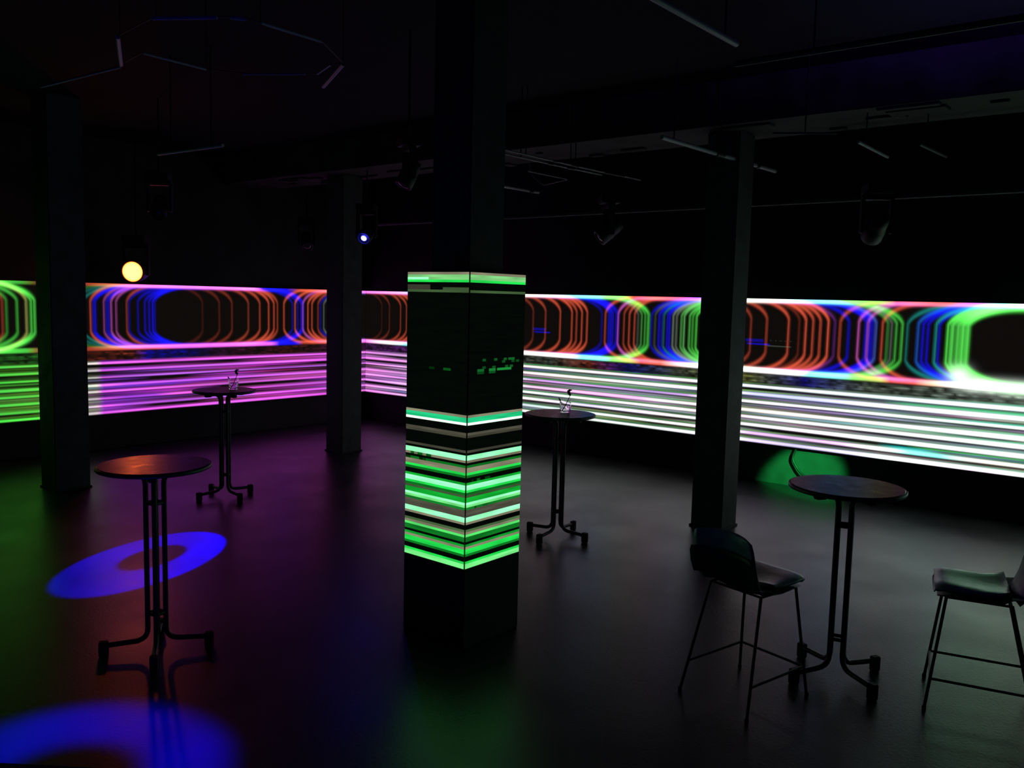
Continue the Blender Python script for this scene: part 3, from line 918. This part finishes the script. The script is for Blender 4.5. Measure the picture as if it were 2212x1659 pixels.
def spot(name, pos, target, colour, watts, half_deg, inner_deg=0.0, soft=.01, blend=.15, soft_edge=.06):
    """lamp of a stage light; inner_deg masks the middle of the beam like the ring gobo in the lamp"""
    ld = bpy.data.lights.new(name, 'SPOT')
    ld.energy = watts
    ld.color = colour
    ld.spot_size = math.radians(half_deg * 2)
    ld.spot_blend = blend
    ld.shadow_soft_size = soft
    o = bpy.data.objects.new(name, ld)
    C.objects.link(o)
    o.location = pos
    o.rotation_euler = (Vector(target) - Vector(pos)).to_track_quat('-Z', 'Y').to_euler()
    if inner_deg:
        ld.use_nodes = True
        nt = ld.node_tree
        em = nt.nodes['Emission']
        tc = nt.nodes.new('ShaderNodeTexCoord')
        sp = nt.nodes.new('ShaderNodeSeparateXYZ')
        nt.links.new(tc.outputs['Normal'], sp.inputs[0])
        za = nt.nodes.new('ShaderNodeMath')
        za.operation = 'ABSOLUTE'
        nt.links.new(sp.outputs['Z'], za.inputs[0])
        ac = nt.nodes.new('ShaderNodeMath')
        ac.operation = 'ARCCOSINE'
        nt.links.new(za.outputs[0], ac.inputs[0])
        mr = nt.nodes.new('ShaderNodeMapRange')
        mr.interpolation_type = 'SMOOTHSTEP'
        ir = math.radians(inner_deg)
        mr.inputs['From Min'].default_value = ir * (1 - soft_edge * 2)
        mr.inputs['From Max'].default_value = ir * (1 + soft_edge * 2)
        nt.links.new(ac.outputs[0], mr.inputs['Value'])
        nt.links.new(mr.outputs['Result'], em.inputs['Strength'])
    return o


RING1 = Vector((-.32, 3.09, 0))
pb = Vector((3.648, 5.119, 2.92))
e, lp = stage_light('moving head light with a small glowing blue lens beside the corner pillar', pb, RING1 - pb, .95, 'lens_blue', .036, top=3.71)
spot('blue_ring_lamp', lp, RING1, (.0, .0, 1.0), 34000, 5.35, 2.2, .012, .12)

po = Vector((1.84, 7.52, 2.381))
e, lp = stage_light('stage light with a large glowing orange lens above the magenta screen', po, (-.72, -.66, -.10), 1.15, 'lens_orange', .128)

pr2 = Vector((-2.6, -.6, 3.6))
RING2 = Vector((-2.22, .30, 0))
e, lp = stage_light('stage light high above the lower left floor throwing a soft blue ring', pr2, RING2 - pr2, .9, 'lens_blue', .036)
spot('soft_blue_ring_lamp', lp, RING2, (.0, .0, 1.0), 8500, 12.0, 5.4, .05, .45, .12)

pg = Vector((.6, -4.3, 3.2))
GREEN_AIM = Vector((6.10, .20, .13))
e, lp = stage_light('green spot light beyond the right edge, aimed at the right wall foot', pg, GREEN_AIM - pg, 1.0, 'lens_green', .03)
spot('green_spot_lamp', lp, GREEN_AIM, (.03, 1.0, .18), 11000, 3.3, 0, .03, .6)
stage_light('dark stage light hanging at upper right, tilted down towards the wall', (4.47, -.90, 2.86), (.7, .5, -.6), 1.0)

stage_light('dark stage light hanging between LED pillar and bare right pillar', (4.45, 1.98, 2.92), (-.55, .5, -.6), 1.0)
stage_light('small dark stage light hanging left of the corner pillar', (4.36, 7.3, 2.92), (-.3, -.6, -.75), .9)
stage_light('dark stage light hanging above the orange one, near the left pillar', (.95, 5.27, 3.0), (-.5, -.5, -.7), .9)
stage_light('dark stage light hanging left of the LED pillar top', (.85, 1.42, 3.05), (-.4, .2, -.9), .7)
pw = Vector((1.3, -4.0, 3.25))
e, lp = stage_light('blue wash light tilted up at the ceiling beyond the right edge', pw, (.05, .12, .98), .8, 'lens_blue', .02)
spot('blue_wash_lamp', lp, Vector((1.5, -3.6, CEIL)), (.18, .06, 1.0), 600, 58, 0, .05, 1.0)

# ------------------------------------------------------------------ cable under the screen, plush ledge by the camera
cb = MB().tube(fillet([(XW + .03, .36, ZB - .02), (XW + .02, .40, .34), (XW + .01, .30, .20), (XW - .02, .10, .08), (XW - .05, -.05, .012), (XW - .02, -.5, .012), (XW + .03, -1.2, .012)], .06, 6), .014, 8)
tag(cb.build('power_cable', 'cable_black'), 'black cable hanging in a curve below the right screen in green light', 'cable')

p0, p1 = Vector((-3.423, -1.934, 0)), Vector((-3.219, -2.207, 0))
dr = (p1 - p0).normalized()
nm = Vector((-dr.y, dr.x, 0))
if nm.dot(Vector((-3.754, -3.423, 0)) - p0) < 0:
    nm = -nm
led = empty('plush_ledge', (p0.x, p0.y, 0))
tag(led, 'tan plush ledge just showing at the bottom left corner', 'ledge')
M = Matrix(((dr.x, nm.x, 0, 0), (dr.y, nm.y, 0, 0), (0, 0, 1, 0), (0, 0, 0, 1)))
MB().box((-1.0, -.008, 1.38), (.36, .22, 1.45), .006, M).build('plush_top', 'tan_plush', led)
MB().box((-.98, .02, 0), (.34, .20, 1.385), .005, M).build('body', 'ledge_body', led)
